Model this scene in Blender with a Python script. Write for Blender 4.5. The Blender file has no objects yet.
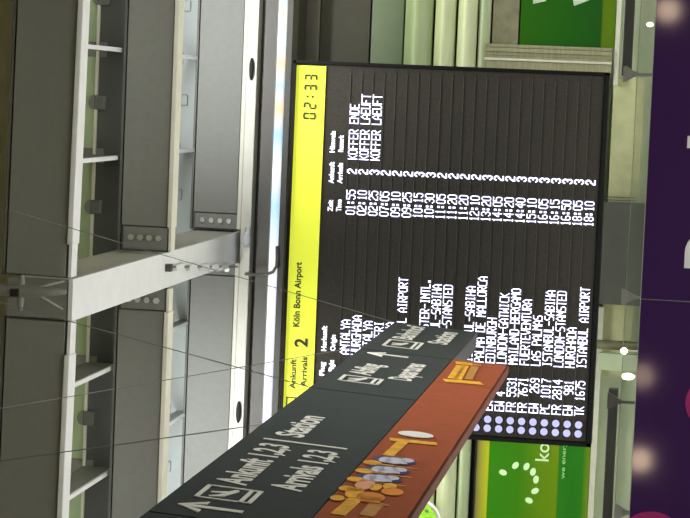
import bpy, bmesh, math, random
from mathutils import Vector, Matrix
random.seed(5)
SC = bpy.context.scene
COL = SC.collection

# ------------------------------------------------------------------ camera
F = 2200.0                      # focal length in pixels of the 690 px wide frame
ROLL = .053
PH, TH = math.radians(8.339), math.radians(4.355)
fw = Vector((-math.sin(TH)*math.cos(PH), math.cos(TH)*math.cos(PH), math.sin(PH)))
rt = Vector((math.cos(TH), math.sin(TH), 0))
up = rt.cross(fw)
RR = rt*math.cos(ROLL) + up*math.sin(ROLL)      # upright-right: the photo's upward direction
DD = rt*math.sin(ROLL) - up*math.cos(ROLL)      # upright-down: the photo's rightward direction
CAM = Vector((0, 0, 1.6))
cd = bpy.data.cameras.new('camera'); cam = bpy.data.objects.new('camera', cd); COL.objects.link(cam)
cd.sensor_width = 36; cd.lens = F/690*36; cd.clip_end = 300
m = Matrix((DD, RR, -fw)).transposed().to_4x4(); m.translation = CAM
cam.matrix_world = m
SC.camera = cam

def ray(x, y): return fw*F + DD*(x-345) + RR*(259-y)
def P(x, y, Y):
    d = ray(x, y); return CAM + d*(Y/d.y)
def PX(x, y, Y): return P(x, y, Y).x
def PZ(x, y, Y): return P(x, y, Y).z

# ------------------------------------------------------------------ world, lights, exposure
SC.view_settings.view_transform = 'Standard'; SC.view_settings.look = 'None'
SC.view_settings.exposure = 0; SC.view_settings.gamma = 1; SC.view_settings.use_curve_mapping = False
w = bpy.data.worlds.new('world'); SC.world = w; w.use_nodes = True
w.node_tree.nodes['Background'].inputs[0].default_value = (.80, .86, .72, 1)
w.node_tree.nodes['Background'].inputs[1].default_value = .10

def light(name, kind, loc, energy, color=(1, 1, 1), size=1, size_y=None, target=None, spread=None):
    l = bpy.data.lights.new(name, kind); o = bpy.data.objects.new(name, l); COL.objects.link(o)
    o.location = loc; l.energy = energy; l.color = color
    if kind == 'AREA':
        l.size = size
        if size_y: l.shape = 'RECTANGLE'; l.size_y = size_y
        if spread: l.spread = math.radians(spread)
    else:
        l.shadow_soft_size = size
    if target is not None:
        o.rotation_euler = (Vector(target)-Vector(loc)).to_track_quat('-Z', 'Y').to_euler()
    return o
DOWN = (0, 0, -1)
for nm, X, wd in (('right', .95, 3.6), ('left', -4.2, 3.4)):
    light('bay_fill_front', 'AREA', (X, 18.1, 6.60), 200, (1, .99, .95), wd, .7, (X, 18.1, 0), 110)  # unseen fill added above the front bay for floor bounce
    light('bay_fill_rear', 'AREA', (X, 21.6, 6.60), 200, (1, .99, .95), wd, .7, (X, 21.6, 0), 90)  # unseen rear counterpart, added for more bounce from the floor
    light('beam_fill_rear', 'AREA', (X, 20.7, 6.52), 40, (.97, .99, 1), wd, .15, (X, 23.6, 6.62), 80)  # unseen strip light added to brighten the rear beam
    light('beam_fill_front', 'AREA', (X, 17.5, 6.50), 9, (1, 1, .95), wd, .15, (X, 20.3, 6.85), 100)  # unseen weak strip added to lift the front bay lining
light('hall_fill', 'AREA', (-1.2, 11.5, 7.6), 420, (1, .98, .94), 6, 4, (-1.2, 11.5, 0), 70)  # unseen fill added so the hall floor brightens the undersides
light('sign_fill', 'AREA', (5.5, 9.6, 4.6), 36, (1, .98, .94), 1.6, 1.6, (-1.4, 9.6, 2.9), 80)  # unseen side fill added to light the sign faces
light('slat_fill_right', 'AREA', (1.6, 23.1, 5.3), 20, (.95, 1, .72), 2.6, .25, (1.6, 23.9, 3.6))  # greenish fill added to brighten the right wall slats
light('slat_fill_left', 'AREA', (-3.6, 23.1, 5.0), 18, (.95, 1, .72), 1.6, .25, (-3.8, 23.9, 3.2))  # added greenish fill for the slats on the left

# ------------------------------------------------------------------ materials
MATS = {}
def mat(name, col, rough=.6, metal=0, emit=0, ecol=None, var=.06, scale=6, coat=0, spec=.5, bump=0, alpha=None, trans=0, stretch=None):
    if name in MATS: return MATS[name]
    mt = bpy.data.materials.new(name); mt.use_nodes = True; nt = mt.node_tree; b = nt.nodes['Principled BSDF']
    tc = nt.nodes.new('ShaderNodeTexCoord'); mp = nt.nodes.new('ShaderNodeMapping'); nz = nt.nodes.new('ShaderNodeTexNoise')
    if stretch: mp.inputs['Scale'].default_value = stretch
    nz.inputs['Scale'].default_value = scale; nz.inputs['Detail'].default_value = 4
    rp = nt.nodes.new('ShaderNodeMapRange'); rp.inputs[3].default_value = 1-var; rp.inputs[4].default_value = 1+var
    rp.inputs[1].default_value = .3; rp.inputs[2].default_value = .7
    hs = nt.nodes.new('ShaderNodeHueSaturation'); hs.inputs['Color'].default_value = (*col, 1)
    L = nt.links.new
    L(tc.outputs['Object'], mp.inputs[0]); L(mp.outputs[0], nz.inputs['Vector']); L(nz.outputs[0], rp.inputs[0]); L(rp.outputs[0], hs.inputs['Value'])
    L(hs.outputs[0], b.inputs['Base Color'])
    b.inputs['Roughness'].default_value = rough; b.inputs['Metallic'].default_value = metal
    b.inputs['Specular IOR Level'].default_value = spec; b.inputs['Coat Weight'].default_value = coat
    b.inputs['Coat Roughness'].default_value = .06
    if trans: b.inputs['Transmission Weight'].default_value = trans
    if alpha is not None: b.inputs['Alpha'].default_value = alpha
    if emit:
        b.inputs['Emission Color'].default_value = (*(ecol or col), 1); b.inputs['Emission Strength'].default_value = emit
    if bump:
        bp = nt.nodes.new('ShaderNodeBump'); bp.inputs['Strength'].default_value = bump; bp.inputs['Distance'].default_value = .01
        L(nz.outputs[0], bp.inputs['Height']); L(bp.outputs[0], b.inputs['Normal'])
    MATS[name] = mt; return mt
M_web = mat('grey cladding paint', (.22, .225, .205), .6, var=.04, scale=14)
M_dark = mat('dark grey steel paint', (.11, .112, .10), .5, var=.06)
M_white = mat('white steel paint', (.82, .83, .86), .45, var=.03)
M_cream = mat('cream steel paint', (.78, .76, .66), .5, var=.04)
M_olive = mat('olive roof lining', (.36, .335, .20), .7, var=.12, scale=3, stretch=(1, 1, 6))
M_black = mat('black gasket', (.008, .008, .008), .6)
M_green_glass = mat('green tinted glazing', (.44, .58, .35), .35, var=.05, spec=.7)
M_recess = mat('pale blue grey lining', (.36, .40, .39), .5, var=.05)
M_bolt = mat('zinc bolts', (.62, .62, .58), .35, .7)
M_brownwall = mat('taupe wall cladding', (.050, .047, .036), .6, var=.05, spec=.2)
M_fascia = mat('taupe fascia paint', (.14, .13, .11), .5, var=.05)
M_louvre = mat('pale green lacquered metal', (.36, .44, .25), .35, var=.05, stretch=(.4, 1, 8))
M_sage = mat('sage green panel', (.115, .15, .09), .5, var=.05)
M_palegreen = mat('pale green wall paint', (.42, .50, .33), .5, var=.08, scale=3)
M_beige = mat('beige mottled stone', (.17, .165, .10), .6, var=.2, scale=9)
M_floor = mat('pale terrazzo', (.74, .73, .70), .5, var=.06, scale=40)
M_boardframe = mat('black board housing', (.004, .004, .004), .6, spec=.15)
M_screen = mat('black display glass', (.032, .029, .025), .5, var=.25, scale=60, spec=.2)
M_rule = mat('grey row rule', (.052, .051, .045), .5, var=.1)
M_led = mat('white led pixels', (.8, .8, .9), .5, emit=1.3, ecol=(.80, .79, 1), var=.01)
M_dot = mat('lilac led logo', (.3, .3, .5), .5, emit=.75, ecol=(.42, .43, .78), var=.02)
M_yellow = mat('yellow display band', (.45, .50, .03), .5, emit=.60, ecol=(.83, .90, .06), var=.02)
M_ink = mat('black display ink', (.01, .01, .008), .6, var=.02)
M_sign = mat('charcoal sign face', (.050, .060, .060), .75, spec=.12, var=.06, scale=18)
M_signb = mat('sign side black', (.035, .038, .045), .5)
M_brown = mat('rust brown sign face', (.34, .086, .037), .75, spec=.12, var=.07, scale=14)
M_brown_d = mat('dark brown sign edge', (.12, .035, .02), .7, spec=.15)
M_letter = mat('off white lettering', (.86, .86, .80), .5, var=.03)
M_gold = mat('golden print', (.85, .43, .035), .5, var=.22, scale=22)
M_gold_d = mat('ochre print', (.52, .25, .05), .5, var=.12, scale=22)
M_orange = mat('orange print', (.80, .27, .03), .5, var=.1)
M_pink = mat('salmon print', (.85, .38, .24), .5)
M_lilac = mat('pale lilac print', (.66, .64, .78), .5, var=.1, scale=30)
M_navy = mat('navy print', (.055, .045, .20), .5)
M_purple = mat('purple printed glass', (.030, .003, .064), .5, var=.04, coat=1, spec=.1)
M_magenta = mat('magenta print', (.30, .016, .12), .5, spec=.2)
M_clamp = mat('brushed steel fitting', (.22, .22, .21), .5, .2)
M_clampdk = mat('dark steel fitting', (.10, .10, .09), .45, .4)
M_reflection = mat('lamp reflection glow', (1, .95, .8), .5, emit=6, ecol=(1, .9, .66))  # glow of reflected ceiling lamps, put on globes
M_rope = mat('steel wire', (.16, .16, .15), .5, .3)
M_rail = mat('aged aluminium track', (.30, .30, .18), .45, .3, var=.15, stretch=(1, 1, 9))
M_track = mat('pale aluminium', (.60, .61, .50), .4, .2, var=.08)

def striped(name, stops, axis=0, scale=1.0, emit=0, rough=.45, noise=0.0):
    """bands of printed / lit colour along one object axis; stops = [(pos, rgb)] with pos 0..1"""
    mt = bpy.data.materials.new(name); mt.use_nodes = True; nt = mt.node_tree; b = nt.nodes['Principled BSDF']; L = nt.links.new
    tc = nt.nodes.new('ShaderNodeTexCoord'); sp = nt.nodes.new('ShaderNodeSeparateXYZ'); cr = nt.nodes.new('ShaderNodeValToRGB')
    L(tc.outputs['Generated'], sp.inputs[0])
    src = sp.outputs[axis]
    if noise:
        nz = nt.nodes.new('ShaderNodeTexNoise'); nz.inputs['Scale'].default_value = 5; L(tc.outputs['Generated'], nz.inputs['Vector'])
        ad = nt.nodes.new('ShaderNodeMath'); ad.operation = 'MULTIPLY_ADD'; ad.inputs[1].default_value = noise
        L(nz.outputs[0], ad.inputs[0]); L(src, ad.inputs[2]); src = ad.outputs[0]
    L(src, cr.inputs[0])
    el = cr.color_ramp.elements
    el[0].position, el[0].color = stops[0][0], (*stops[0][1], 1)
    el[1].position, el[1].color = stops[-1][0], (*stops[-1][1], 1)
    for p, c in stops[1:-1]:
        e = el.new(p); e.color = (*c, 1)
    L(cr.outputs[0], b.inputs['Base Color']); b.inputs['Roughness'].default_value = rough; b.inputs['Specular IOR Level'].default_value = .2
    if emit: L(cr.outputs[0], b.inputs['Emission Color']); b.inputs['Emission Strength'].default_value = emit
    return mt

# ------------------------------------------------------------------ mesh helpers
def obj(name, bm, mt, parent=None, smooth=False):
    bmesh.ops.recalc_face_normals(bm, faces=bm.faces)
    me = bpy.data.meshes.new(name); bm.to_mesh(me); bm.free(); me.materials.append(mt)
    if smooth:
        for p in me.polygons: p.use_smooth = True
    o = bpy.data.objects.new(name, me); COL.objects.link(o)
    if parent:
        o.parent = parent
        # meshes are written in world coordinates: bring them into the parent's frame
        off = Vector((0, 0, 0)); q = parent
        while q: off += q.location; q = q.parent
        me.transform(Matrix.Translation(-off))
    return o
def B(): return bmesh.new()
def obj_each(name, bm, mt, parent):
    """every separate printed shape in bm becomes a part of its own"""
    left = set(bm.verts); out = []
    while left:
        grp = set(); st = [left.pop()]
        while st:
            v = st.pop(); grp.add(v)
            for e in v.link_edges:
                o = e.other_vert(v)
                if o in left: left.discard(o); st.append(o)
        nb = bmesh.new(); mp = {v: nb.verts.new(v.co) for v in grp}
        for f in {f for v in grp for f in v.link_faces}: nb.faces.new([mp[v] for v in f.verts])
        out.append(obj(name, nb, mt, parent))
    bm.free(); return out
def box(bm, x0, x1, y0, y1, z0, z1, bevel=0):
    vs = [bm.verts.new((x, y, z)) for x in (x0, x1) for y in (y0, y1) for z in (z0, z1)]
    fs = [bm.faces.new([vs[i] for i in f]) for f in ((0,1,3,2),(4,6,7,5),(0,4,5,1),(2,3,7,6),(0,2,6,4),(1,5,7,3))]
    if bevel:
        es = {e for f in fs for e in f.edges}
        bmesh.ops.bevel(bm, geom=list(es), offset=bevel, segments=2, affect='EDGES', profile=.5)
    return bm
def prism(bm, pts, d):
    """closed outline of 3-D points pushed along vector d"""
    a = [bm.verts.new(p) for p in pts]; b = [bm.verts.new(Vector(p)+Vector(d)) for p in pts]
    bm.faces.new(a); bm.faces.new(b[::-1]); n = len(a)
    for i in range(n): bm.faces.new((a[i], b[i], b[(i+1) % n], a[(i+1) % n]))
    return bm
def tube(bm, pts, radii, n=12):
    pts = [Vector(p) for p in pts]
    if not hasattr(radii, '__len__'): radii = [radii]*len(pts)
    rings = []; prev = None
    for i, p in enumerate(pts):
        t = (pts[min(i+1, len(pts)-1)]-pts[max(i-1, 0)]).normalized()
        a = prev if prev is not None else (Vector((0, 0, 1)) if abs(t.z) < .9 else Vector((1, 0, 0)))
        a = (a - t*a.dot(t)).normalized(); prev = a; b_ = t.cross(a)
        rings.append([bm.verts.new(p+(a*math.cos(k*2*math.pi/n)+b_*math.sin(k*2*math.pi/n))*radii[i]) for k in range(n)])
    for r0, r1 in zip(rings, rings[1:]):
        for k in range(n): bm.faces.new((r0[k], r0[(k+1) % n], r1[(k+1) % n], r1[k]))
    bm.faces.new(rings[0][::-1]); bm.faces.new(rings[-1])
    return bm
def ball(bm, c, r, sx=1, sy=1, sz=1):
    bmesh.ops.create_uvsphere(bm, u_segments=14, v_segments=9, radius=r, matrix=Matrix.Translation(c) @ Matrix.Diagonal((sx, sy, sz, 1)))
    return bm
def tag(o, label=None, cat=None, group=None, kind=None):
    if label: o['label'] = label
    if cat: o['category'] = cat
    if group: o['group'] = group
    if kind: o['kind'] = kind
    return o
def empty(name, loc, label, cat, group=None):
    o = bpy.data.objects.new(name, None); COL.objects.link(o); o.location = loc; o.empty_display_size = .1
    return tag(o, label, cat, group)
def struct(name, bm, mt, parent=None):
    o = obj(name, bm, mt, parent)
    if not parent: o['kind'] = 'structure'
    return o
def dup(root, loc, label=None):
    r = root.copy(); COL.objects.link(r); r.location = loc
    if label: r['label'] = label
    for ch in root.children:
        c = ch.copy(); COL.objects.link(c); c.parent = r
        for g in ch.children:
            d = g.copy(); COL.objects.link(d); d.parent = c
    return r

FCACHE = {}
def text_polys(s, bold=0.0):
    """outline text as a flat mesh normalised to its bounding box"""
    cu = bpy.data.curves.new('t', 'FONT'); cu.body = s; cu.size = 1; cu.offset = bold; cu.resolution_u = 3; cu.fill_mode = 'FRONT'
    o = bpy.data.objects.new('t', cu); COL.objects.link(o)
    bpy.context.view_layer.update()
    dg = bpy.context.evaluated_depsgraph_get(); me = bpy.data.meshes.new_from_object(o.evaluated_get(dg))
    vs = [v.co.copy() for v in me.vertices]; fs = [tuple(p.vertices) for p in me.polygons]
    bpy.data.objects.remove(o); bpy.data.curves.remove(cu); bpy.data.meshes.remove(me)
    xs = [v.x for v in vs]; x0, x1 = min(xs), max(xs)
    return vs, fs, x0, x1
def text_bm(bm, s, fmap, width, cap, bold=0.0, depth=.004):
    """fmap(a, b, c) -> world: a along the baseline, b up, c off the face. width = whole text, cap = capital height"""
    vs, fs, x0, x1 = text_polys(s, bold)
    kx = width/(x1-x0); ky = cap/.73
    T = [bm.verts.new(fmap((v.x-x0)*kx, v.y*ky, depth)) for v in vs]
    for f in fs:
        try: bm.faces.new([T[i] for i in f])
        except ValueError: pass
    bnd = [e for e in bm.edges if len(e.link_faces) == 1 and e.verts[0] in set(T)] if False else []
    return bm

# 5x7 led font
G = {'A':'00100 01010 10001 10001 11111 10001 10001','B':'11110 10001 10001 11110 10001 10001 11110','C':'01111 10000 10000 10000 10000 10000 01111',
'D':'11110 10001 10001 10001 10001 10001 11110','E':'11111 10000 10000 11110 10000 10000 11111','F':'11111 10000 10000 11110 10000 10000 10000',
'G':'01111 10000 10000 10011 10001 10001 01111','H':'10001 10001 10001 11111 10001 10001 10001','I':'01110 00100 00100 00100 00100 00100 01110',
'K':'10001 10010 10100 11000 10100 10010 10001','L':'10000 10000 10000 10000 10000 10000 11111','M':'10001 11011 10101 10101 10001 10001 10001',
'N':'10001 11001 10101 10101 10011 10001 10001','O':'01110 10001 10001 10001 10001 10001 01110','P':'11110 10001 10001 11110 10000 10000 10000',
'R':'11110 10001 10001 11110 10100 10010 10001','S':'01111 10000 10000 01110 00001 00001 11110','T':'11111 00100 00100 00100 00100 00100 00100',
'U':'10001 10001 10001 10001 10001 10001 01110','V':'10001 10001 10001 10001 01010 01010 00100','W':'10001 10001 10001 10101 10101 11011 10001',
'Y':'10001 10001 01010 00100 00100 00100 00100','Z':'11111 00001 00010 00100 01000 10000 11111','-':'00000 00000 00000 11111 00000 00000 00000',
'.':'00000 00000 00000 00000 00000 01100 01100',':':'00000 01100 01100 00000 01100 01100 00000',' ':'00000 00000 00000 00000 00000 00000 00000',
'0':'01110 10001 10001 10001 10001 10001 01110','1':'00100 01100 00100 00100 00100 00100 01110','2':'01110 10001 00001 00110 01000 10000 11111',
'3':'01110 10001 00001 00110 00001 10001 01110','4':'00010 00110 01010 10010 11111 00010 00010','5':'11111 10000 11110 00001 00001 10001 01110',
'6':'01110 10000 10000 11110 10001 10001 01110','7':'11111 00001 00010 00010 00100 00100 00100','8':'01110 10001 10001 01110 10001 10001 01110',
'9':'01110 10001 10001 01111 00001 00001 01110'}
def led(bm, s, x, z, Y, adv=.05, h=.082, gw=.038, th=.0084):
    """pixel text with its lower left corner at x, z on the screen plane Y (facing -Y)"""
    px, pz = gw/4, h/6
    for i, ch in enumerate(s):
        g = [r for r in G[ch].split()]
        ox = x+i*adv
        def q(x0, x1, z0, z1):
            a = [bm.verts.new((xx, Y, zz)) for xx, zz in ((x0, z0), (x1, z0), (x1, z1), (x0, z1))]
            bm.faces.new(a)
        for r in range(7):
            zc = z+(6-r)*pz; c = 0
            while c < 5:
                if g[r][c] == '1':
                    e = c
                    while e+1 < 5 and g[r][e+1] == '1': e += 1
                    q(ox+c*px-th/2, ox+e*px+th/2, zc-th*.62, zc+th*.62); c = e+1
                else: c += 1
        for c in range(5):
            r = 0
            while r < 7:
                if g[r][c] == '1' and r+1 < 7 and g[r+1][c] == '1':
                    e = r
                    while e+1 < 7 and g[e+1][c] == '1': e += 1
                    q(ox+c*px-th/2, ox+c*px+th/2, z+(6-e)*pz-th/2, z+(6-r)*pz+th/2); r = e+1
                else: r += 1
        for r in range(6):
            for c in range(5):
                if g[r][c] == '1':
                    for d in (-1, 1):
                        if 0 <= c+d < 5 and g[r+1][c+d] == '1' and g[r][c+d] == '0' and g[r+1][c] == '0':
                            x0, x1 = ox+c*px, ox+(c+d)*px; z0, z1 = z+(6-r)*pz, z+(5-r)*pz
                            bm.faces.new([bm.verts.new(p) for p in ((x0-th/2, Y, z0), (x0+th/2, Y, z0), (x1+th/2, Y, z1), (x1-th/2, Y, z1))])
    return bm

# ------------------------------------------------------------------ setting
XL, XR = -6.5, 3.0
struct('floor', box(B(), -9, 8, -4, 24.4, -.2, 0), M_floor)
struct('ceiling', box(B(), -9, 8, -4, 24.4, 7.75, 7.9), M_olive)
# roof lining above the first beams, with its seams
bm = B(); box(bm, XL, XR, 17.02, 17.1, 6.72, 7.75)
struct('trim_1', bm, M_olive)
bm = B()
for zz in (7.05, 7.3): box(bm, XL, XR, 17.005, 17.02, zz, zz+.012)
struct('trim_2', bm, M_dark)
# back wall in stacked bands behind the board
YW = 24.0
def zr(x, y=20): return PZ(x, y, YW)
bands = [(240, 303, M_brownwall), (304.5, 320, M_fascia), (321, 370, M_brownwall), (372, 403.5, M_sage)]
n = 3
struct('wall_back', box(B(), -9, 8, YW+.12, YW+.3, 0, 7.75), M_palegreen)
for x0, x1, mt in bands:
    struct('trim_%d' % n, box(B(), XL, XR, YW, YW+.12, zr(x1), zr(x0)), mt); n += 1
struct('trim_%d' % n, box(B(), XL, XR, YW+.04, YW+.12, zr(611), zr(300)), M_black); n += 1

# ------------------------------------------------------------------ louvre slats (green curved fins) on the wall
sl = [(405.5, 433), (435.5, 456), (458, 477.5), (479, 491)]
for i, (x0, x1) in enumerate(sl):
    z1, z0 = zr(x0), zr(x1); h = z1-z0
    bm = B(); prof = []
    for k in range(13):
        t = k/12; prof.append((XL, YW-.02-.10*math.sin(math.pi*t)**.8*(1 if i < 3 else .3), z0+h*t))
    prof += [(XL, YW+.04, z1), (XL, YW+.04, z0)]
    prism(bm, prof, (XR-XL, 0, 0))
    o = obj('wall_louvre', bm, M_louvre if i in (0, 3) else mat('paler slat metal', (.62, .68, .43), .35, var=.05, stretch=(.4, 1, 8)))  # second and third slats use a paler tone
    tag(o, ['pale green curved wall slat, topmost and widest of the four beside the board', 'pale green curved wall slat, second from the top beside the board',
            'pale green curved wall slat, third from the top beside the board', 'thin flat pale green wall slat just above the beige strip'][i], 'wall slat', 'green wall slats behind the arrivals board')
struct('trim_%d' % n, box(B(), -.2, XR, YW-.02, YW+.12, zr(519), zr(493)), M_beige); n += 1

# ------------------------------------------------------------------ advertising panels
def letters_poly(pts, Y, d=.01):
    return [(p.x, Y, p.z) for p in [P(x, y, Y) for x, y in pts]]
ya = YW-.03
gr_r = striped('green poster right', [(0, (.07, .14, .004)), (.14, (.07, .13, .003)), (.16, (.007, .060, .004)), (.5, (.008, .075, .003)), (1, (.016, .09, .002))], axis=2, emit=.12, noise=.02)
ax0 = PX(560, 46, ya); za, zb = PZ(615.5, 20, ya), PZ(520.5, 20, ya)
ad = empty('advertising_poster', (ax0+.6, ya, za), 'dark green lit poster with cut off white strokes, right of the arrivals board', 'poster')
obj('poster_face', box(B(), ax0, XR, ya, YW+.05, za, zb), gr_r, ad)
bm = B()
for pts in ([(534, -12), (533, 4), (546, 1), (549, -12)], [(571, -12), (574, 6), (590, 0), (592, -12)]):
    prism(bm, [(q[0], ya-.008, q[2]) for q in letters_poly(pts, ya)], (0, .006, 0))
obj_each('lettering', bm, mat('dull white poster print', (.42, .50, .40), .5), ad)
bm = B(); box(bm, ax0-.40, XR, ya-.04, YW+.05, zr(621), zr(616.5)); obj('bottom_frame', bm, M_track, ad)
# side track (stacked upright profiles) left of that poster
tr = empty('aluminium_track', (PX(560, 53, ya), ya, za), 'weathered upright aluminium profiles between the board and the right green poster', 'frame')
for i, (y0, y1, mt, dd) in enumerate([(46.3, 49.5, M_rail, .05), (50, 54, M_rail, .08), (54.4, 57.6, M_rail, .05), (58, 60, M_rail, .07), (60.3, 62.6, M_track, .09), (63, 76, M_rail, .06)]):
    obj('profile', box(B(), PX(560, y1, ya), PX(560, y0, ya), ya-dd, YW+.05, zr(614), zr(487)), mt, tr)

gx1 = -2.2
gl = striped('green poster left', [(0, (.17, .23, .008)), (.06, (.02, .17, .008)), (.14, (.018, .155, .008)), (.27, (.02, .17, .008)), (.275, (.13, .22, .004)), (.42, (.10, .21, .004)), (.62, (.035, .17, .003)), (.88, (.03, .19, .004)), (.885, (.42, .46, .01)), (.95, (.30, .29, .035)), (1, (.12, .12, .05))], axis=2, emit=.06)  # topmost stops paint the frame's yellow light as a poster border
struct('trim_%d' % n, box(B(), XL, gx1, ya-.02, YW+.05, PZ(595, 480, ya), PZ(589.5, 480, ya)), M_track); n += 1
zb2, za2 = PZ(474.5, 480, ya), PZ(589, 480, ya)
ad2 = empty('advertising_poster', (-3.2, ya, za2), 'bright green lit poster with dotted arc logo, below left of the arrivals board', 'poster')
obj('poster_face', box(B(), XL, gx1, ya, YW+.05, za2, zb2), gl, ad2)
bm = B()
for x, y, a in [(503, 472.5, 15), (515.5, 465.5, -50), (526.5, 466.5, -65), (533, 471.8, -75), (536, 479.6, -80), (535, 491, -30), (529, 500.5, 20)]:
    c = P(x, y, ya-.006); n0 = 14; e = []
    for k in range(n0):
        t = 2*math.pi*k/n0; p, q = .045*math.cos(t), .032*math.sin(t); aa = math.radians(a)
        # a is the long axis turned in the photo's frame
        e.append((c.x + (p*math.sin(-aa)+q*math.cos(aa)), ya-.006, c.z-(p*math.cos(aa)-q*math.sin(-aa))))
    prism(bm, e, (0, .004, 0))
obj_each('logo_dot', bm, mat('pale green poster print', (.50, .72, .38), .5, emit=.2), ad2)
def wall_text(s, x, y, y_end, cap, Y, mt, parent, bold=0, name='lettering'):
    a = P(x, y, Y); b = P(x, y_end, Y); bm = B()
    text_bm(bm, s, lambda u, v, c: (a.x+u, Y-c, a.z+v), abs(b.x-a.x), cap, bold)
    return obj(name, bm, mt, parent)
ML2 = MATS['pale green poster print']
wall_text('koelnmesse', 548.5, 461.5, 373, .155, ya-.004, ML2, ad2, .01)
ML3 = mat('faint poster print', (.25, .55, .2), .5, emit=.15)
wall_text('we energize your business', 564.5, 479, 375, .05, ya-.004, ML3, ad2, .01, 'slogan')
# dark end upright left poster top seam
struct('trim_%d' % n, box(B(), XL, -2.2, YW-.036, YW+.05, PZ(475.6, 480, ya), PZ(474, 480, ya)), M_black); n += 1

# ------------------------------------------------------------------ low band below the posters: pale green wall with a dark pier
struct('trim_%d' % n, box(B(), -2.95, PX(620, 77, YW), YW, YW+.12, zr(648), zr(617)), mat('yellow green wall tile', (.42, .44, .24), .5, var=.12, scale=5)); n += 1
bm = B(); box(bm, PX(620, 305, 23.6), PX(620, 204, 23.6), 23.6, YW, 0, PZ(598, 250, 23.6))
tag(obj('stone_pier', bm, mat('dark grey pier panel', (.075, .08, .066), .6)), 'dark grey square pier standing behind the purple glass, under the board', 'pier')
bm = B()
for y0 in (196.5, 199.5): box(bm, PX(612, y0+.7, YW-.01), PX(612, y0, YW-.01), YW-.012, YW, zr(646), zr(600))
struct('trim_%d' % n, bm, M_dark); n += 1
# narrow pipe column right of the pier (at left in the upright view)
bm = B(); xx = PX(612, 345, 23.7); tube(bm, [(xx, 23.7, 0), (xx, 23.7, PZ(596, 345, 23.7))], .05)
bm2 = B(); xc = PX(612, 368, 23.6); box(bm2, xc-.02, xc+.16, 23.55, 23.65, 0, PZ(600, 345, 23.6))
tag(obj('drain_pipe', bm, M_beige), 'slim beige upright pipe under the lower left of the board', 'pipe')
tag(obj('wall_post', bm2, M_palegreen), 'cream flat upright post beside the slim pipe under the board', 'post')

# ------------------------------------------------------------------ steel beams
XG0, XG1 = -1.886, -1.553         # the cross girder
ZB = 6.262                        # underside of web cladding
def nut(bm, c, r=.03):
    tube(bm, [(c[0], c[1]+.01, c[2]), (c[0], c[1]-.035, c[2])], r, 6)
def beam(k, side, Y, h, gap0, trim0, plate, label, flm, ZB=6.262, tilt=0):
    """gap0: where cladding starts away from the girder, trim0: where the wide lip starts (distances from the girder)"""
    s = 1 if side == 'r' else -1; xg = XG1 if s == 1 else XG0; far = XR if s == 1 else XL
    def bx(bm, a, b, *r, **kw):
        x0, x1 = sorted((a, b)); box(bm, x0, x1, *r, **kw)
    root = empty('steel_beam', (xg+s*.5, Y, ZB-.09), label, 'beam', 'grey roof beams across the hall')
    bm = B(); bx(bm, xg+s*gap0, far, Y, Y+.05, ZB+.006, ZB+h, bevel=.006); obj('cladding_panel', bm, M_web, root)
    bm = B(); bx(bm, xg, far, Y+.05, Y+.09, ZB-.01, ZB+h+.01); obj('web', bm, M_dark, root)
    bm = B(); bx(bm, xg+s*.012, xg+s*(trim0+.05), Y-.0, Y+.16, ZB-.04, ZB-.015); obj('flange', bm, flm, root)
    bm = B(); bx(bm, xg+s*trim0, far, Y-.035, Y+.17, ZB-.05, ZB-.004, bevel=.008); obj('edge_trim', bm, flm, root)
    bm = B(); bx(bm, xg, far, Y-.0, Y+.16, ZB+h+.012, ZB+h+.035); obj('top_flange', bm, M_dark, root)
    if plate:
        bm = B(); bx(bm, xg+s*.02, xg+s*gap0-s*.012, Y+.01, Y+.05, ZB, ZB+h-.02); pl = obj('end_plate', bm, M_web, root)
        for j in range(4):
            bm = B(); nut(bm, (xg+s*(.02+gap0)/2, Y+.01, ZB+h*(.18+.2*j))); obj('bolt', bm, M_bolt, pl)
    root.rotation_euler = (0, tilt, 0)
    return root
d2 = 20/2200; d3 = 23.6/2200
beam(1, 'r', 16.8, .49, .012, .27, False, 'dark grey beam nearest the camera, right of the cross girder', M_white, 6.282, .013)
beam(1, 'l', 16.8, .49, .012, .27, False, 'dark grey beam nearest the camera, left of the cross girder', M_white, 6.282, .013)
beam(2, 'r', 20, .44, .24, .23, True, 'mid grey beam, second from the camera, right of the cross girder', M_cream, 6.224)
beam(2, 'l', 20, .44, .22, .22, True, 'mid grey beam, second from the camera, left of the cross girder', M_cream, 6.224)
beam(3, 'r', 23.6, .49, .19, .02, True, 'pale grey beam against the back wall, right of the cross girder', M_cream, 6.28)
beam(3, 'l', 23.6, .49, .17, .02, True, 'pale grey beam against the back wall, left of the cross girder', M_cream, 6.28)
ZB = 6.277
# cross girder running away from the camera
g = empty('cross_girder', ((XG0+XG1)/2, 17, ZB-.02), 'broad white bottomed girder running back across the grey beams', 'beam')
obj('bottom_flange', box(B(), XG0, XG1, 16.79, 23.75, ZB-.05, ZB-.015), M_white, g)
obj('web', box(B(), XG0+.02, XG1-.02, 16.86, 23.75, ZB-.015, ZB+.5), mat('girder side paint', (.62, .61, .53), .55), g)
obj('end_cap', box(B(), XG0+.012, XG1-.012, 16.80, 16.86, ZB-.005, ZB+.49, bevel=.005), M_web, g)
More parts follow.
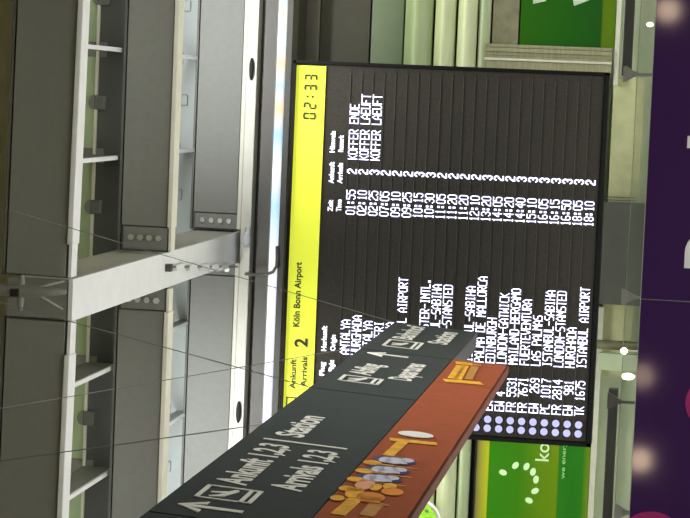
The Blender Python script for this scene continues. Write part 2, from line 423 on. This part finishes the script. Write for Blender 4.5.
# little lamp rod fixed under the girder
lr = empty('lamp_rod', (-1.72, 20.2, ZB-.06), 'thin rod of small white clips fixed under the cross girder', 'rod')
a, b = P(172, 267, 20.05), P(246, 267, 23.3)
a.z = ZB-.075; b.z = ZB-.075
obj('rod', tube(B(), [a, b], .012), M_clamp, lr)
for t in (.12, .3, .48, .63, .78):
    c = a.lerp(b, t); bm = B(); box(bm, c.x-.03, c.x+.03, c.y-.16, c.y+.16, c.z-.022, c.z+.02, bevel=.01); obj('clip', bm, M_white, lr)
obj('base_block', box(B(), a.x-.04, a.x+.03, a.y-.08, a.y, a.z-.03, a.z+.022), M_clampdk, lr)

# ------------------------------------------------------------------ infill between beams: lining board, glazing, fins, hatches
def bay(Y, zt, zl, zg, mlin, mgl, mfin, y_front, side):
    x0, x1 = (XG1, XR) if side == 'r' else (XL, XG0)
    s = 'right' if side == 'r' else 'left'
    return x0, x1
struct('trim_%d' % n, box(B(), XL, XR, 20.3, 20.4, 6.60, 7.01), mat('dark bay lining', (.085, .092, .085), .5, var=.04)); n += 1
struct('trim_%d' % n, box(B(), XL, XR, 20.27, 20.4, 7.01, 7.035), M_cream); n += 1
struct('window_1', box(B(), XL, XR, 20.33, 20.4, 7.035, 7.75), M_green_glass); n += 0
struct('trim_%d' % n, box(B(), XL, XR, 23.85, 23.95, 6.60, 7.75), M_recess); n += 1
fin_x = [.313, -.69, -2.674, -3.674, -4.674, 1.32]
names = ['above the clock end of the board', 'first to the right of the cross girder', 'just left of the cross girder', 'at the far left of the frame', '', '']
def fin(X, y0, y1, z0, h, mt, label, grp):
    o = empty('ceiling_fin', (X, y1, z0), label, 'fin', grp)
    bm = B(); prism(bm, [(X-.012, y0, z0+.01), (X-.012, y1, z0+.01), (X-.012, y1, z0+h), (X-.012, y1-.25, z0+h), (X-.012, y0, z0+.1)], (.024, 0, 0)); obj('blade', bm, mt, o)
    obj('lower_edge', box(B(), X-.02, X+.02, y0, y1, z0-.012, z0+.012), M_white, o)
    obj('mounting_foot', box(B(), X-.07, X+.07, y1-.01, y1+.03, z0+.2, z0+.42), M_web, o)
    return o
for X, nm in zip(fin_x[:4], names):
    fin(X, 17.15, 20.3, 6.735, .3, M_web, 'pale edged fin in the front bay, ' + nm, 'fins in the front bay')
for X, nm in zip([.313, -.69, -2.60, -3.62], names):
    fin(X, 20.4, 23.85, 6.80, .13, M_recess, 'small upright fin in the pale rear bay, ' + nm, 'fins in the rear bay')
def hatch(x, y, label, Y=20.3, grp='square fittings in the front bay', k=1.0, mt=None):
    a = P(x, y, Y); w_, h_ = 7.5*Y/2200*k, 6*Y/2200*k
    o = empty('ceiling_bracket', (a.x, Y, a.z), label, 'bracket', grp)
    obj('plate', box(B(), a.x-w_, a.x+w_, Y-.05, Y+.02, a.z-h_, a.z+h_, bevel=.015), mt or mat('smoked plate', (.14, .15, .14), .3), o)
    bm = B(); pr = [(a.x+w_*math.cos(t), Y-.03, a.z+h_+.03*k*2*math.sin(t)) for t in [math.pi*i/10 for i in range(11)]]
    prism(bm, pr, (0, .05, 0)); obj('rounded_cap', bm, M_web, o)
hatch(101, 102.5, 'square dark fitting in the front bay, above the clock end of the board')
hatch(105, -2, 'square dark fitting in the front bay, cut by the frame at far right')
hatch(97, 207, 'square dark fitting in the front bay, just right of the cross girder')
hatch(89.5, 418, 'square dark fitting in the front bay, above the charcoal sign')
MH = mat('pale blue grey plate', (.33, .37, .36), .5)
for (x, y, lb) in ((184, 100, 'small pale square plate in the rear bay, right part'), (187, 6, 'small pale square plate in the rear bay, cut off at far right'), (178, 194, 'small pale square plate in the rear bay, nearest the cross girder'), (167, 466, 'small pale square plate in the rear bay, above the charcoal sign')):
    hatch(x, y, lb, 23.85, 'square plates in the rear bay', .75, MH)

# strut that hangs in front of the girder's end
st = empty('hanging_strut', (-1.67, 16.4, 6.4), 'tapered grey strut with a cross bar in front of the cross girder end', 'strut')
ys = 16.45
pts = [P(-60, 290.5, ys), P(2, 290.5, ys), P(22, 291, ys), P(45, 291.5, ys), P(66, 292, ys)]
obj('tapered_rod', tube(B(), pts, [.045, .05, .054, .04, .02], 14), M_web, st, True)
ca, cb = P(20, 311, ys), P(22, 275, ys)
bm = B(); tube(bm, [ca, ca.lerp(cb, .3), ca.lerp(cb, .7), cb], [.018, .03, .03, .018], 10); obj('cross_bar', bm, M_web, st)
c = P(17, 304-12, ys); obj('pin', box(B(), c.x-.03, c.x+.03, ys-.085, ys-.03, c.z-.03, c.z+.03), M_black, st)
bm = B(); tube(bm, [P(40, 287, ys), P(64, 281, 16.75)], .010, 8); tube(bm, [P(40, 296, ys), P(62, 309, 16.75)], .010, 8); obj('brace', bm, M_web, st)

# ------------------------------------------------------------------ fascia, strip lamp and its fittings
zf0, zf1 = PZ(276, 67, 23.55), PZ(257.0, 67, 23.55)
zl0, zl1 = PZ(257, 67, 23.35), PZ(246.8, 67, 23.35)
fa = obj('wall_fascia', box(B(), XL, XR, 23.55, YW, zf0, zl0-.002), M_fascia); tag(fa, 'long taupe fascia strip between the rear beam and the glowing strip lamp', 'fascia')
bm = B(); box(bm, XL, XR, 23.35, 23.58, zl0, zl1, bevel=.008)
ledge = obj('cream_ledge', bm, M_cream); tag(ledge, 'long cream ledge directly under the rear pale grey beam', 'ledge')
for (x, y, lb) in ((251.5, 69, 'black oval speaker on the cream ledge, above the clock end of the board'), (238.5, 412, 'black oval speaker on the cream ledge, above the charcoal sign')):
    c = P(x, y, 23.312); bm = B()
    ball(bm, c, 1, .125, .03, .026); box(bm, c.x-.02, c.x+.02, 23.31, 23.35, c.z-.02, c.z+.02); tag(obj('oval_speaker', bm, M_black, smooth=True), lb, 'speaker', 'oval speakers on the ledge')
pal = striped('strip lamp glow', [(0, (.80, .78, .95)), (.36, (.72, .70, .92)), (.50, (.93, .95, 1)), (.56, (.45, .70, .95)), (.60, (.95, .92, .86)), (.64, (.36, .66, .95)), (.67, (1, .62, .33)), (.695, (.42, .68, .95)), (.72, (1, .66, .36)), (.745, (.7, .9, .95)), (.77, (.95, .86, .66)), (.8, (.34, .64, .95)), (.83, (1, .68, .40)), (1, (.7, .85, 1))], axis=0, emit=.80, noise=.01)
tb = empty('strip_lamp', (-1, 23.2, PZ(281, 67, 23.2)), 'long glowing strip lamp with pastel light above the arrivals board', 'lamp')
zc = PZ(281.3, 67, 23.2)
obj('lamp_tube', tube(B(), [(XL, 23.2, zc), (XR, 23.2, zc)], .052, 16), pal, tb, True)
obj('lamp_tray', box(B(), XL, XR, 23.25, 23.5, zc-.02, zc+.075), M_web, tb)
obj('lamp_skirt', box(B(), XL, XR, 23.15, 23.5, zc-.115, zc-.052), mat('skirt paint', (.10, .095, .08), .5), tb)
struct('trim_%d' % n, box(B(), XL, XR, 23.5, YW, zc-.115, zf0), M_brownwall); n += 1
hk = [P(246, 274, 23.33), P(258, 275, 23.1), P(266, 274.5, 23.09), P(273, 272, 23.09), P(276.5, 266, 23.1), P(277, 258, 23.12), P(277, 246, 23.128)]
tag(obj('bent_bracket', tube(B(), hk, .017, 10), mat('grey tube', (.22, .22, .22), .4, .4), smooth=True), 'bent grey tube bracket between cream ledge and strip lamp', 'bracket')
ball_bm = B(); c = P(246, 239, 23.3); ball(ball_bm, c, 1, .09, .05, .05); tube(ball_bm, [P(246, 246, 23.3), P(248, 228, 23.3)], .03, 8)
tag(obj('ledge_light', ball_bm, M_white, smooth=True), 'small white lamp head on the cream ledge beside the girder', 'lamp')

# ------------------------------------------------------------------ arrivals board
YB = 22.0
Xr, Xl = PX(294, 60, YB), PX(590, 447, YB)
Zt, Zb = PZ(294, 60, YB), PZ(610, 72, YB)
board = empty('arrivals_board', ((Xl+Xr)/2, YB, Zb), 'large black airport arrivals board with yellow header and rows of flights', 'display board')
bm = B(); box(bm, Xl, Xr, YB, YB+.28, Zb, Zt, bevel=.012); obj('housing', bm, M_boardframe, board)
ix0, ix1 = Xl+.05, Xr-.04; iz0, iz1 = Zb+.055, Zt-.035
obj('screen', box(B(), ix0, ix1, YB-.006, YB+.01, iz0, iz1), M_screen, board)
bm = B()
for x0, x1, z0, z1 in ((Xl, Xr, Zt-.028, Zt), (Xl, Xr, Zb, Zb+.045), (Xl, Xl+.04, Zb, Zt), (Xr-.03, Xr, Zb, Zt)): box(bm, x0, x1, YB-.03, YB+.01, z0, z1)
obj('frame_rim', bm, M_boardframe, board)
bm = B()
for x_ in (Xl+.7, Xr-.7):
    for z_ in (4.75, 5.2): box(bm, x_-.06, x_+.06, YB+.28, YW-.001, z_-.06, z_+.06)
obj('wall_mount', bm, M_dark, board)
ys_ = YB-.010
hz1, hz0 = PZ(297, 60, ys_), PZ(326.5, 60, ys_)
hd = obj('header_band', box(B(), ix0, ix1-.01, ys_-.002, YB, hz0, hz1), M_yellow, board)
def btext(s, x, y, y_end, cap, mt, name, parent, bold=0.0, off=.016):
    Y = YB-off; a = P(x, y, Y); b = P(x, y_end, Y); bm = B()
    text_bm(bm, s, lambda u, v, c: (a.x+u, Y, a.z+v), abs(b.x-a.x), cap, bold)
    return obj(name, bm, mt, parent)
btext('Köln Bonn Airport', 299, 327, 262, .066, M_ink, 'airport_name', hd, .03)
btext('2', 307, 347.5, 338.5, .135, M_ink, 'terminal_number', hd, .03)
btext('Ankunft', 295, 389, 359, .060, M_ink, 'title', hd, .03)
btext('Arrivals', 306, 387, 357, .060, M_ink, 'title', hd, .03)
# boxed aeroplane symbol at the left of the header
bm = B(); c = P(295.5, 407, YB-.016); w_ = .10; Y = YB-.016
for x0, x1, z0, z1 in ((-w_, w_, -w_, -w_+.012), (-w_, w_, w_-.012, w_), (-w_, -w_+.012, -w_, w_), (w_-.012, w_, -w_, w_), (-.07, .07, -.075, -.06)):
    box(bm, c.x+x0, c.x+x1, Y-.001, Y+.002, c.z+z0, c.z+z1)
def plane_pts(): return [(-.075, .045), (-.06, .05), (-.035, .02), (0, .005), (-.01, .055), (.005, .055), (.035, -.005), (.07, -.02), (.075, -.035), (.055, -.04), (-.05, -.005)]
prism(bm, [(c.x+p, Y, c.z+q) for p, q in plane_pts()], (0, .002, 0)); obj('landing_symbol', bm, M_ink, hd)
# seven segment clock
SEG = {'0': 'abcdef', '2': 'abged', '3': 'abgcd'}
bm = B(); Y = YB-.016
z0c = PZ(316.6, 97, Y); hh = .13; ww = .068; tk = .018
def seg(X, ch):
    q = {'a': (0, ww, hh-tk, hh), 'g': (0, ww, hh/2-tk/2, hh/2+tk/2), 'd': (0, ww, 0, tk), 'f': (0, tk, hh/2, hh), 'b': (ww-tk, ww, hh/2, hh), 'e': (0, tk, 0, hh/2), 'c': (ww-tk, ww, 0, hh/2)}
    for s_ in SEG[ch]:
        x0, x1, a0, a1 = q[s_]
        g_ = .005
        if x1-x0 > tk*1.5: x0 += g_+tk*.6; x1 -= g_+tk*.6
        else: a0 += g_; a1 -= g_
        box(bm, X+x0, X+x1, Y-.001, Y+.002, z0c+a0, z0c+a1)
for ch, y in (('0', 119.5), ('2', 109.3), ('3', 91.5), ('3', 81.3)): seg(PX(311, y, Y), ch)
for dz in (.035, .088):
    xk = PX(311, 97.3, Y); box(bm, xk-.004, xk+.016, Y-.001, Y+.002, z0c+dz-.003, z0c+dz+.017)
obj('clock_digits', bm, M_ink, hd)
# column headings
for s_, x, y0, y1 in [('Hinweis', 334.5, 152.5, 131), ('Remark', 343, 152, 135), ('Ankunft', 333.5, 183.5, 162), ('Arrivals', 342, 183.5, 163), ('Zeit', 332.5, 211.5, 200), ('Time', 341, 211.5, 199.5),
                      ('Herkunft', 326, 351, 326), ('Origin', 335, 351, 335), ('Flug', 324, 375.5, 362), ('Flight', 333.5, 371.5, 360)]:
    btext(s_, x, y0, y1, .052, M_led, 'column_heading', board, .03)
rows = [('01:55', '2', 'ANTALYA', None, 'KOFFER ENDE'), ('02:10', '2', 'HURGHADA', None, 'KOFFER LAEUFT'), ('02:25', '3', 'ANTALYA', None, 'KOFFER LAEUFT'), ('07:05', '2', 'KAYSERI', None, None),
 ('09:10', '2', 'ANTALYA', None, None), ('09:25', '2', 'ISTANBUL AIRPORT', None, None), ('10:15', '3', None, None, None), ('10:30', '3', 'MANCHESTER-INTL.', None, None), ('11:05', '2', 'ISTANBUL-SABIHA', None, None),
 ('11:20', '2', 'LONDON-STANSTED', None, None), ('11:20', '2', None, None, None), ('12:10', '2', 'ISTANBUL-SABIHA', None, None), ('13:20', '3', 'PALMA DE MALLORCA', None, None), ('14:05', '2', 'EDINBURGH', 'EW', None),
 ('14:20', '2', 'LONDON-GATWICK', 'EW 4', None), ('14:40', '3', 'MAILAND-BERGAMO', 'FR 5531', None), ('15:10', '3', 'FUERTEVENTURA', 'FR 7671', None), ('16:05', '3', 'LAS PALMAS', 'EW  269', None),
 ('16:15', '3', 'ISTANBUL-SABIHA', 'PC 1017', None), ('16:50', '3', 'LONDON-STANSTED', 'FR 2814', None), ('18:05', '3', 'HURGHADA', 'EW  981', None), ('18:10', '2', 'ISTANBUL AIRPORT', 'TK 1675', None)]
YT = YB-.012
za_, zb_ = PZ(351, 200, YT), PZ(589.9, 200, YT)
xt = PX(351, 214.2, YT); xc_ = PX(345.7, 354, YT); xf = PX(578, 415.6, YT); xn = PX(353, 173.2, YT); xr_ = PX(346, 158.7, YT)
xd1, xd2 = PX(578, 434, YT), PX(578, 425, YT)
adv = (PX(580, 380, YT)-xf)/7*1.0
advc = (PX(585, 286.5, YT)-PX(585, 368.5, YT))/16
for i, (t_, b_, c_, f_, r_) in enumerate(rows):
    z = za_+(zb_-za_)*i/21
    rw = obj('flight_row', box(B(), ix0+.03, ix1-.06, YB-.009, YB, z+.052, z+.058), M_rule, board)
    zl = z-.041
    obj('arrival_time', led(B(), t_, xt, zl, YT, advc, .086, .037), M_led, rw)
    obj('belt_number', led(B(), b_, xn, zl, YT, advc, .086, .037, .012), M_led, rw)
    if c_: obj('origin_name', led(B(), c_, xc_, zl, YT, advc, .086, .037), M_led, rw)
    if f_: obj('flight_number', led(B(), f_, xf, zl, YT, advc, .086, .037), M_led, rw)
    if r_: obj('remark', led(B(), r_, xr_, zl, YT, advc, .086, .037), M_led, rw)
    for xd in (xd1, xd2):
        bm = B(); prism(bm, [(xd+.037*math.cos(k*math.pi/8), YT, z+.037*math.sin(k*math.pi/8)) for k in range(16)], (0, .003, 0)); obj('airline_dot', bm, M_dot, rw)

# ------------------------------------------------------------------ hanging wayfinding sign
p0 = P(395, 322, 13.2); KT = .062; nrm = Vector((1, 0, -KT)); HY = math.hypot(1, KT)
def S(s, t, c=0.0):            # s: distance along the hall, t: down the face, c: off the face
    return Vector((p0.x-KT*t/HY+c, s, p0.z-t/HY-c*KT))
def face(x, y):
    d = ray(x, y); k = (p0-CAM).dot(nrm)/d.dot(nrm); q = CAM+d*k; return q.y, (p0.z-q.z)*HY
def slab(bm, s0, s1, t0, t1, c0, c1):
    prism(bm, [S(s0, t0, c0), S(s1, t0, c0), S(s1, t1, c0), S(s0, t1, c0)], S(0, 0, c1)-S(0, 0, c0)); return bm
sign = empty('direction_sign', (p0.x, 9, p0.z-.4), 'long hanging charcoal direction sign with white arrows and rust brown lower strip', 'sign')
segs = [(3.8, 6.86), (6.86, 10.05), (10.05, 11.715), (11.715, 13.2)]
charcoal = []
for s0, s1 in segs:
    bm = B(); slab(bm, s0+.008, s1-.008, 0, .5, -.004, 0); charcoal.append(obj('charcoal_panel', bm, M_sign, sign))
obj('sign_body', slab(B(), 3.8, 13.2, 0, .505, -.11, -.004), M_signb, sign)
browns = []
for s0, s1 in [(3.8, 6.86), (6.86, 10.75), (10.75, 11.73)]:
    bm = B(); slab(bm, s0+.003, s1-.003, .507, .795, -.004, .002); browns.append(obj('brown_panel', bm, M_brown, sign))
obj('brown_body', slab(B(), 3.8, 11.73, .508, .798, -.06, -.004), M_brown_d, sign)
obj('lower_rail', slab(B(), 3.8, 11.73, .80, .808, -.045, .002), M_brown_d, sign)
def stext(s_, s0, s1, tb, cap, parent, mt=None, bold=.03, name='lettering', c=.003):
    bm = B(); text_bm(bm, s_, lambda u, v, cc: S(s0+u, tb-v, c), s1-s0, cap, bold); return obj(name, bm, mt or M_letter, parent)
def arrow(s, parent, w=.055):
    bm = B(); prism(bm, [S(s+a_, b_, .001) for a_, b_ in ((0, .06), (w*1.7, .15), (w*.9, .15), (w*.35, .105), (w*.35, .28), (-w*.35, .28), (-w*.35, .105), (-w*.9, .15), (-w*1.7, .15))], S(0, 0, .003)-S(0, 0, 0))
    obj('up_arrow', bm, M_letter, parent)
def icon(s0, s1, t0, t1, parent, bars=True):
    bm = B(); k = .016
    for a_ in ((s0, s1, t0, t0+k), (s0, s1, t1-k, t1), (s0, s0+k, t0, t1), (s1-k, s1, t0, t1)): slab(bm, *a_, .001, .004)
    slab(bm, s0, s1, t1-.045, t1-.03, .001, .004)
    cx, ct = (s0+s1)/2, (t0+t1)/2-.012
    prism(bm, [S(cx+p*1.1, ct-q*.9, .001) for p, q in plane_pts()], S(0, 0, .003)-S(0, 0, 0))
    obj('flight_symbol', bm, M_letter, parent)
c1, c2, c3 = charcoal[1], charcoal[2], charcoal[3]
arrow(7.03, c1); icon(7.18, 7.42, .08, .277, c1)
stext('Ankunft 1,2,3', 7.48, 8.39, .197, .115, c1); stext('Arrivals 1,2,3', 7.50, 8.38, .39, .115, c1)
obj('divider_line', slab(B(), 8.475, 8.50, .075, .41, .001, .004), M_letter, c1)
stext('Station', 8.61, 9.20, .205, .115, c1)
icon(10.38, 10.60, .078, .278, c2); stext('Abflug', 10.67, 11.12, .197, .115, c2); stext('Departures', 10.65, 11.34, .40, .115, c2); arrow(11.56, c2)
icon(11.94, 12.28, .085, .283, c3); stext('Bahnhof', 12.35, 13.10, .20, .115, c3); stext('Station', 12.32, 12.98, .405, .115, c3)
# illustration on the brown strip
def stroke(bm, a_, b_, w_, c=.004):
    (s0, t0), (s1, t1) = face(*a_), face(*b_)
    d = Vector((s1-s0, t1-t0)); n_ = Vector((-d.y, d.x)).normalized()*w_/2
    prism(bm, [S(s0+n_.x, t0+n_.y, c), S(s1+n_.x, t1+n_.y, c), S(s1-n_.x, t1-n_.y, c), S(s0-n_.x, t0-n_.y, c)], S(0, 0, .002)-S(0, 0, 0))
def blob(bm, cx, cy, rs, rt_, c=.006):
    s0, t0 = face(cx, cy); prism(bm, [S(s0+rs*math.cos(k*math.pi/7), t0+rt_*math.sin(k*math.pi/7), c) for k in range(14)], S(0, 0, .002)-S(0, 0, 0))
def z4(x, y): return (320+x/5.75, 430+y/5.75)
def z6(x, y): return (400+x/5.75, 310+y/5.75)
bp = browns[1]
bm = B(); stroke(bm, z4(400, 60), z4(672, 88), .07); stroke(bm, z4(390, 155), z4(475, 75), .045)
for q in ((100, 495, 215, 395),): stroke(bm, z4(q[0], q[1]), z4(q[2], q[3]), .05)
obj_each('golden_print', bm, M_gold, bp)
bm = B(); stroke(bm, z4(265, 500), z4(330, 425), .05, .003); stroke(bm, z4(120, 400), z4(395, 442), .02, .003)
for y in (195, 243, 292): stroke(bm, z4(285-(y-195)*.95+130, y+16), z4(560-(y-195)*.75, y+38), .018, .003)
obj_each('ochre_print', bm, M_gold_d, bp)
bm = B()
for y in (195, 243, 292): blob(bm, *z4(300-(y-195)*.95, y+3), .05, .035)
blob(bm, *z4(155, 348), .05, .03); blob(bm, *z4(98, 402), .05, .025); stroke(bm, z4(272, 196), z4(420, 215), .022, .005); stroke(bm, z4(230, 243), z4(380, 262), .022, .005); stroke(bm, z4(188, 292), z4(330, 310), .022, .005)
stroke(bm, z4(150, 348), z4(250, 362), .05, .006); blob(bm, *z4(195, 372), .1, .03); blob(bm, *z4(320, 340), .07, .02); blob(bm, *z4(400, 335), .06, .025)
obj_each('golden_print', bm, M_gold, bp)
bm = B(); blob(bm, *z4(415, 366), .07, .04); blob(bm, *z4(290, 396), .085, .05); stroke(bm, z4(235, 405), z4(345, 418), .10, .006); obj_each('orange_print', bm, M_orange, bp)
bm = B(); blob(bm, *z4(258, 325), .1, .035); obj('salmon_print', bm, M_pink, bp)
bm = B(); bn = B()
for (x, y) in ((430, 182), (388, 236), (342, 284)):
    blob(bn, *z4(x, y), .085, .085, .004)
    blob(bm, *z4(x-55, y+2), .06, .025, .008); blob(bm, *z4(x, y+8), .07, .04, .008); blob(bm, *z4(x+68, y+6), .045, .028, .008); stroke(bm, z4(x-60, y+12), z4(x+70, y+24), .03, .007)
obj_each('navy_print', bn, M_navy, bp); obj_each('lilac_print', bm, M_lilac, bp)
bm = B(); blob(bm, *z4(550, 35), .075, .075); tag(obj('white_oval', bm, M_letter, bp), 'small white oval')
bp = browns[2]
bm = B(); stroke(bm, z6(320, 308), z6(415, 318), .10); stroke(bm, z6(350, 325), z6(300, 400), .05); stroke(bm, z6(375, 325), z6(330, 405), .04)
stroke(bm, z6(255, 410), z6(470, 428), .10); obj_each('golden_print', bm, M_gold, bp)
bm = B(); stroke(bm, z6(415, 318), z6(465, 324), .06); stroke(bm, z6(430, 330), z6(392, 405), .04); obj_each('ochre_print', bm, M_gold_d, bp)
# hanger cables of the sign
for (x0, y0, x1, y1, lb) in ((0, 207, 395.5, 322.3, 'longest thin wire, slanting down to the far end of the charcoal sign'),
                             (89, 326, 311, 387, 'thin wire slanting down left across the beams to the middle of the charcoal sign'),
                             (60, 452, 261, 424, 'thin wire nearest the camera, dropping to the left part of the charcoal sign'),
                             (110, 389, 363, 345.5, 'thin wire dropping over the yellow header to the charcoal sign')):
    sa = face(x1, y1)[0]
    a_ = S(sa, .0, -.002)
    # upper end: same distance along the hall, on the same line of slope, up at the ceiling
    d0, d1 = P(x0, y0, sa), P(x1, y1, sa)
    sl_ = (d0.x-d1.x)/(d0.z-d1.z); zt = 7.75
    b_ = Vector((a_.x+sl_*(zt-a_.z), sa, zt))
    tag(obj('support_wire', tube(B(), [a_, b_], .0022, 6), M_rope), lb, 'wire', 'wires around the hanging sign')

# ------------------------------------------------------------------ round green sign behind the sign's near end
c = P(417, 521, 23.0); r = .25
rs = empty('round_sign', (c.x, 23, c.z-r), 'round green sign with a white rim at the lower left edge', 'sign')
obj('white_rim', tube(B(), [(c.x, 23.0, c.z), (c.x, 23.06, c.z)], r, 40), M_letter, rs)
obj('green_face', tube(B(), [(c.x, 22.985, c.z), (c.x, 23.0, c.z)], r*.84, 40), mat('leaf green print', (.22, .50, .02), .5, var=.3, scale=30), rs)
bm = B()
for k in range(9):
    t = 2*math.pi*k/9; box(bm, c.x+.15*math.cos(t)-.012, c.x+.15*math.cos(t)+.012, 22.978, 22.986, c.z+.15*math.sin(t)-.012, c.z+.15*math.sin(t)+.012)
obj('face_marks', bm, M_dark, rs)
obj('wall_arm', tube(B(), [(c.x, 23.05, c.z), (c.x, YW, c.z)], .03, 10), M_dark, rs)

# ------------------------------------------------------------------ purple glass screen in front
YP = 17.5
zp = PZ(643, 260, YP)
xs_ = PX(660, 300, YP)
pg = empty('printed_glass_screen', (-1.2, YP, 0), 'purple printed glass screen with white letters and magenta discs along the bottom', 'glass screen')
obj('purple_pane', box(B(), -5.2, xs_-.004, YP, YP+.02, 0, zp), M_purple, pg)
obj('purple_pane', box(B(), xs_+.004, 2.6, YP, YP+.02, 0, zp), M_purple, pg)
obj('pane_edge', box(B(), -5.2, 2.6, YP-.004, YP+.024, zp, zp+.006), mat('pale glass edge', (.30, .33, .28), .3), pg)
def disc(bm, cx, cz, r_, Y, n_=36): prism(bm, [(cx+r_*math.cos(2*math.pi*k/n_), Y, cz+r_*math.sin(2*math.pi*k/n_)) for k in range(n_)], (0, .003, 0))
bm = B(); q = P(686, 402, YP); disc(bm, q.x, q.z-.215, .22, YP-.004); tag(obj('magenta_disc', bm, M_magenta, pg), 'smaller disc right')
bm = B(); q = P(651, 546, YP); disc(bm, q.x, q.z, .278, YP-.004); obj('magenta_disc', bm, M_magenta, pg)
# capital letter and the dot that follows it
M_pl = mat('white glass print', (.72, .72, .74), .4)
a_ = P(684.0, 268, YP); W_ = .30; H_ = .36; bm = B(); k_ = .085
pts = [(0, 0), (0, -H_)]
n_ = 14
out = [(0, 0)]+[(W_-.17+.17*math.sin(math.pi*i/n_), -H_/2+H_/2*math.cos(math.pi*i/n_)) for i in range(n_+1)]+[(0, -H_)]
prism(bm, [(a_.x+p, YP-.005, a_.z+q_) for p, q_ in out], (0, .004, 0))
tag(obj('white_letter', bm, M_pl, pg), 'white capital letter')
bm = B(); inn = [(k_, -k_)]+[(W_-.17-.02+(.17-k_+.02)*math.sin(math.pi*i/n_), -H_/2+(H_/2-k_)*math.cos(math.pi*i/n_)) for i in range(n_+1)]+[(k_, -H_+k_)]
prism(bm, [(a_.x+p, YP-.0065, a_.z+q_) for p, q_ in inn], (0, .002, 0)); obj('letter_counter', bm, M_purple, pg)
q = P(687, 148, YP); bm = B(); box(bm, q.x, q.x+.095, YP-.005, YP-.001, q.z-.30, q.z); obj('white_letter', bm, M_pl, pg)
# clear glass strip that stands behind, above the purple panes
gm = mat('clear green glass', (.40, .50, .36), .1, alpha=.18)
zs0 = PZ(628, 260, YP+.25)
cg = empty('clear_glass_panel', (-1.2, YP+.25, 0), 'clear greenish glass panel rising just above the purple screen', 'glass panel')
obj('pane', box(B(), -5.2, 2.6, YP+.25, YP+.262, 0, zs0), gm, cg)
obj('top_edge', box(B(), -5.2, 2.6, YP+.246, YP+.266, zs0, zs0+.005), mat('bright glass edge', (.34, .38, .31), .3), cg)
# dark rails over the glass, each ending in a clamp
def rail(x, ya_, yb_, label, k=1):
    a_, b_ = P(x, ya_, YP+.15), P(x, yb_, YP+.15); h_ = 5*YP/2200
    x0, x1 = sorted((a_.x, b_.x)); zc_ = PZ(x, (ya_+yb_)/2, YP+.15)
    o = obj('dark_rail', box(B(), x0, x1, YP+.1, YP+.2, b_.z-h_, b_.z+h_, bevel=.006), mat('anthracite rail', (.045, .045, .04), .5), None); tag(o, label, 'rail', 'dark rails over the glass'); return o
r1 = rail(626.5, -40, 76, 'dark horizontal rail over the glass at right, below the dark green poster')
r2 = rail(605, 388, 560, 'dark horizontal rail over the glass at left, below the dotted green poster')
def clamp(x, y, label, mt, mir=False):
    c = P(x, y, YP+.06); o = empty('glass_clamp', (c.x, c.y, c.z), label, 'clamp', 'clamps holding the glass')
    w_ = .062
    pr = [(c.x-w_, 0, c.z+.045), (c.x+w_, 0, c.z+.045), (c.x+w_, 0, c.z+.02), (c.x+.025, 0, c.z-.035), (c.x+.012, 0, c.z-.075), (c.x-.012, 0, c.z-.075), (c.x-.025, 0, c.z-.035), (c.x-w_, 0, c.z+.02)]
    obj('wing', prism(B(), [(p[0], YP+.04, p[2]) for p in pr], (0, .04, 0)), mt, o)
    obj('pin', tube(B(), [(c.x, YP+.026, zp-.03), (c.x, YP+.24, zp-.03)], .012, 10), M_clampdk, o)
    obj('neck', box(B(), c.x-.01, c.x+.01, YP+.025, YP+.06, zp-.04, c.z-.03), mt, o)
clamp(629, 74, 'pale steel clamp at the end of the right dark rail', M_clamp)
clamp(627, 297, 'pale steel clamp on the seam of the purple screen in front of the pier', M_clamp)
clamp(613, 401, 'dark steel clamp at the end of the left dark rail', M_clampdk)
clamp(620, 512, 'pale steel clamp at the far left edge of the purple screen', M_clamp)
# ceiling lamp reflections over the glass, built as small glowing globes on stems
for x, y, r_, sx, lb in ((624, 351, .030, 1, 'tiny round lamp reflection over the purple screen, left of the pier'), (628, 376.5, .036, 1.6, 'oval lamp reflection over the purple screen, left of the tiny round one'), (650, 24.5, .024, 1.2, 'small lamp reflection over the purple screen at far right')):
    c = P(x, y, 19.2); root = empty('lamp_reflection', c, lb, 'lamp', 'lamp reflections built behind the glass')
    bm = B(); ball(bm, c, r_, 1, 1, 1/ sx if False else 1)
    if sx > 1:
        for v in bm.verts: v.co.x = c.x+(v.co.x-c.x)*.85; v.co.z = c.z+(v.co.z-c.z)*sx
    obj('reflection_globe', bm, M_reflection, root, True)
    obj('reflection_stem', tube(B(), [(c.x, 19.26, 0), (c.x, 19.26, c.z+.02)], .008, 8), M_track, root)
    obj('reflection_back', tube(B(), [(c.x, 19.22, c.z), (c.x, 19.28, c.z)], .02, 10), M_track, root)
# lamps out in the hall that shine back from the glossy purple glass
for x, y, e in ((668, 10, 16), (640, 460, 18), (642, 376, 8)):
    q = P(x, y, YP); d = (q-CAM); d.normalize(); k = 14/d.y
    light('hall_lamp', 'POINT', (q.x+d.x*k, q.y-14, q.z+d.z*k), e, (1, .72, .5), .16)
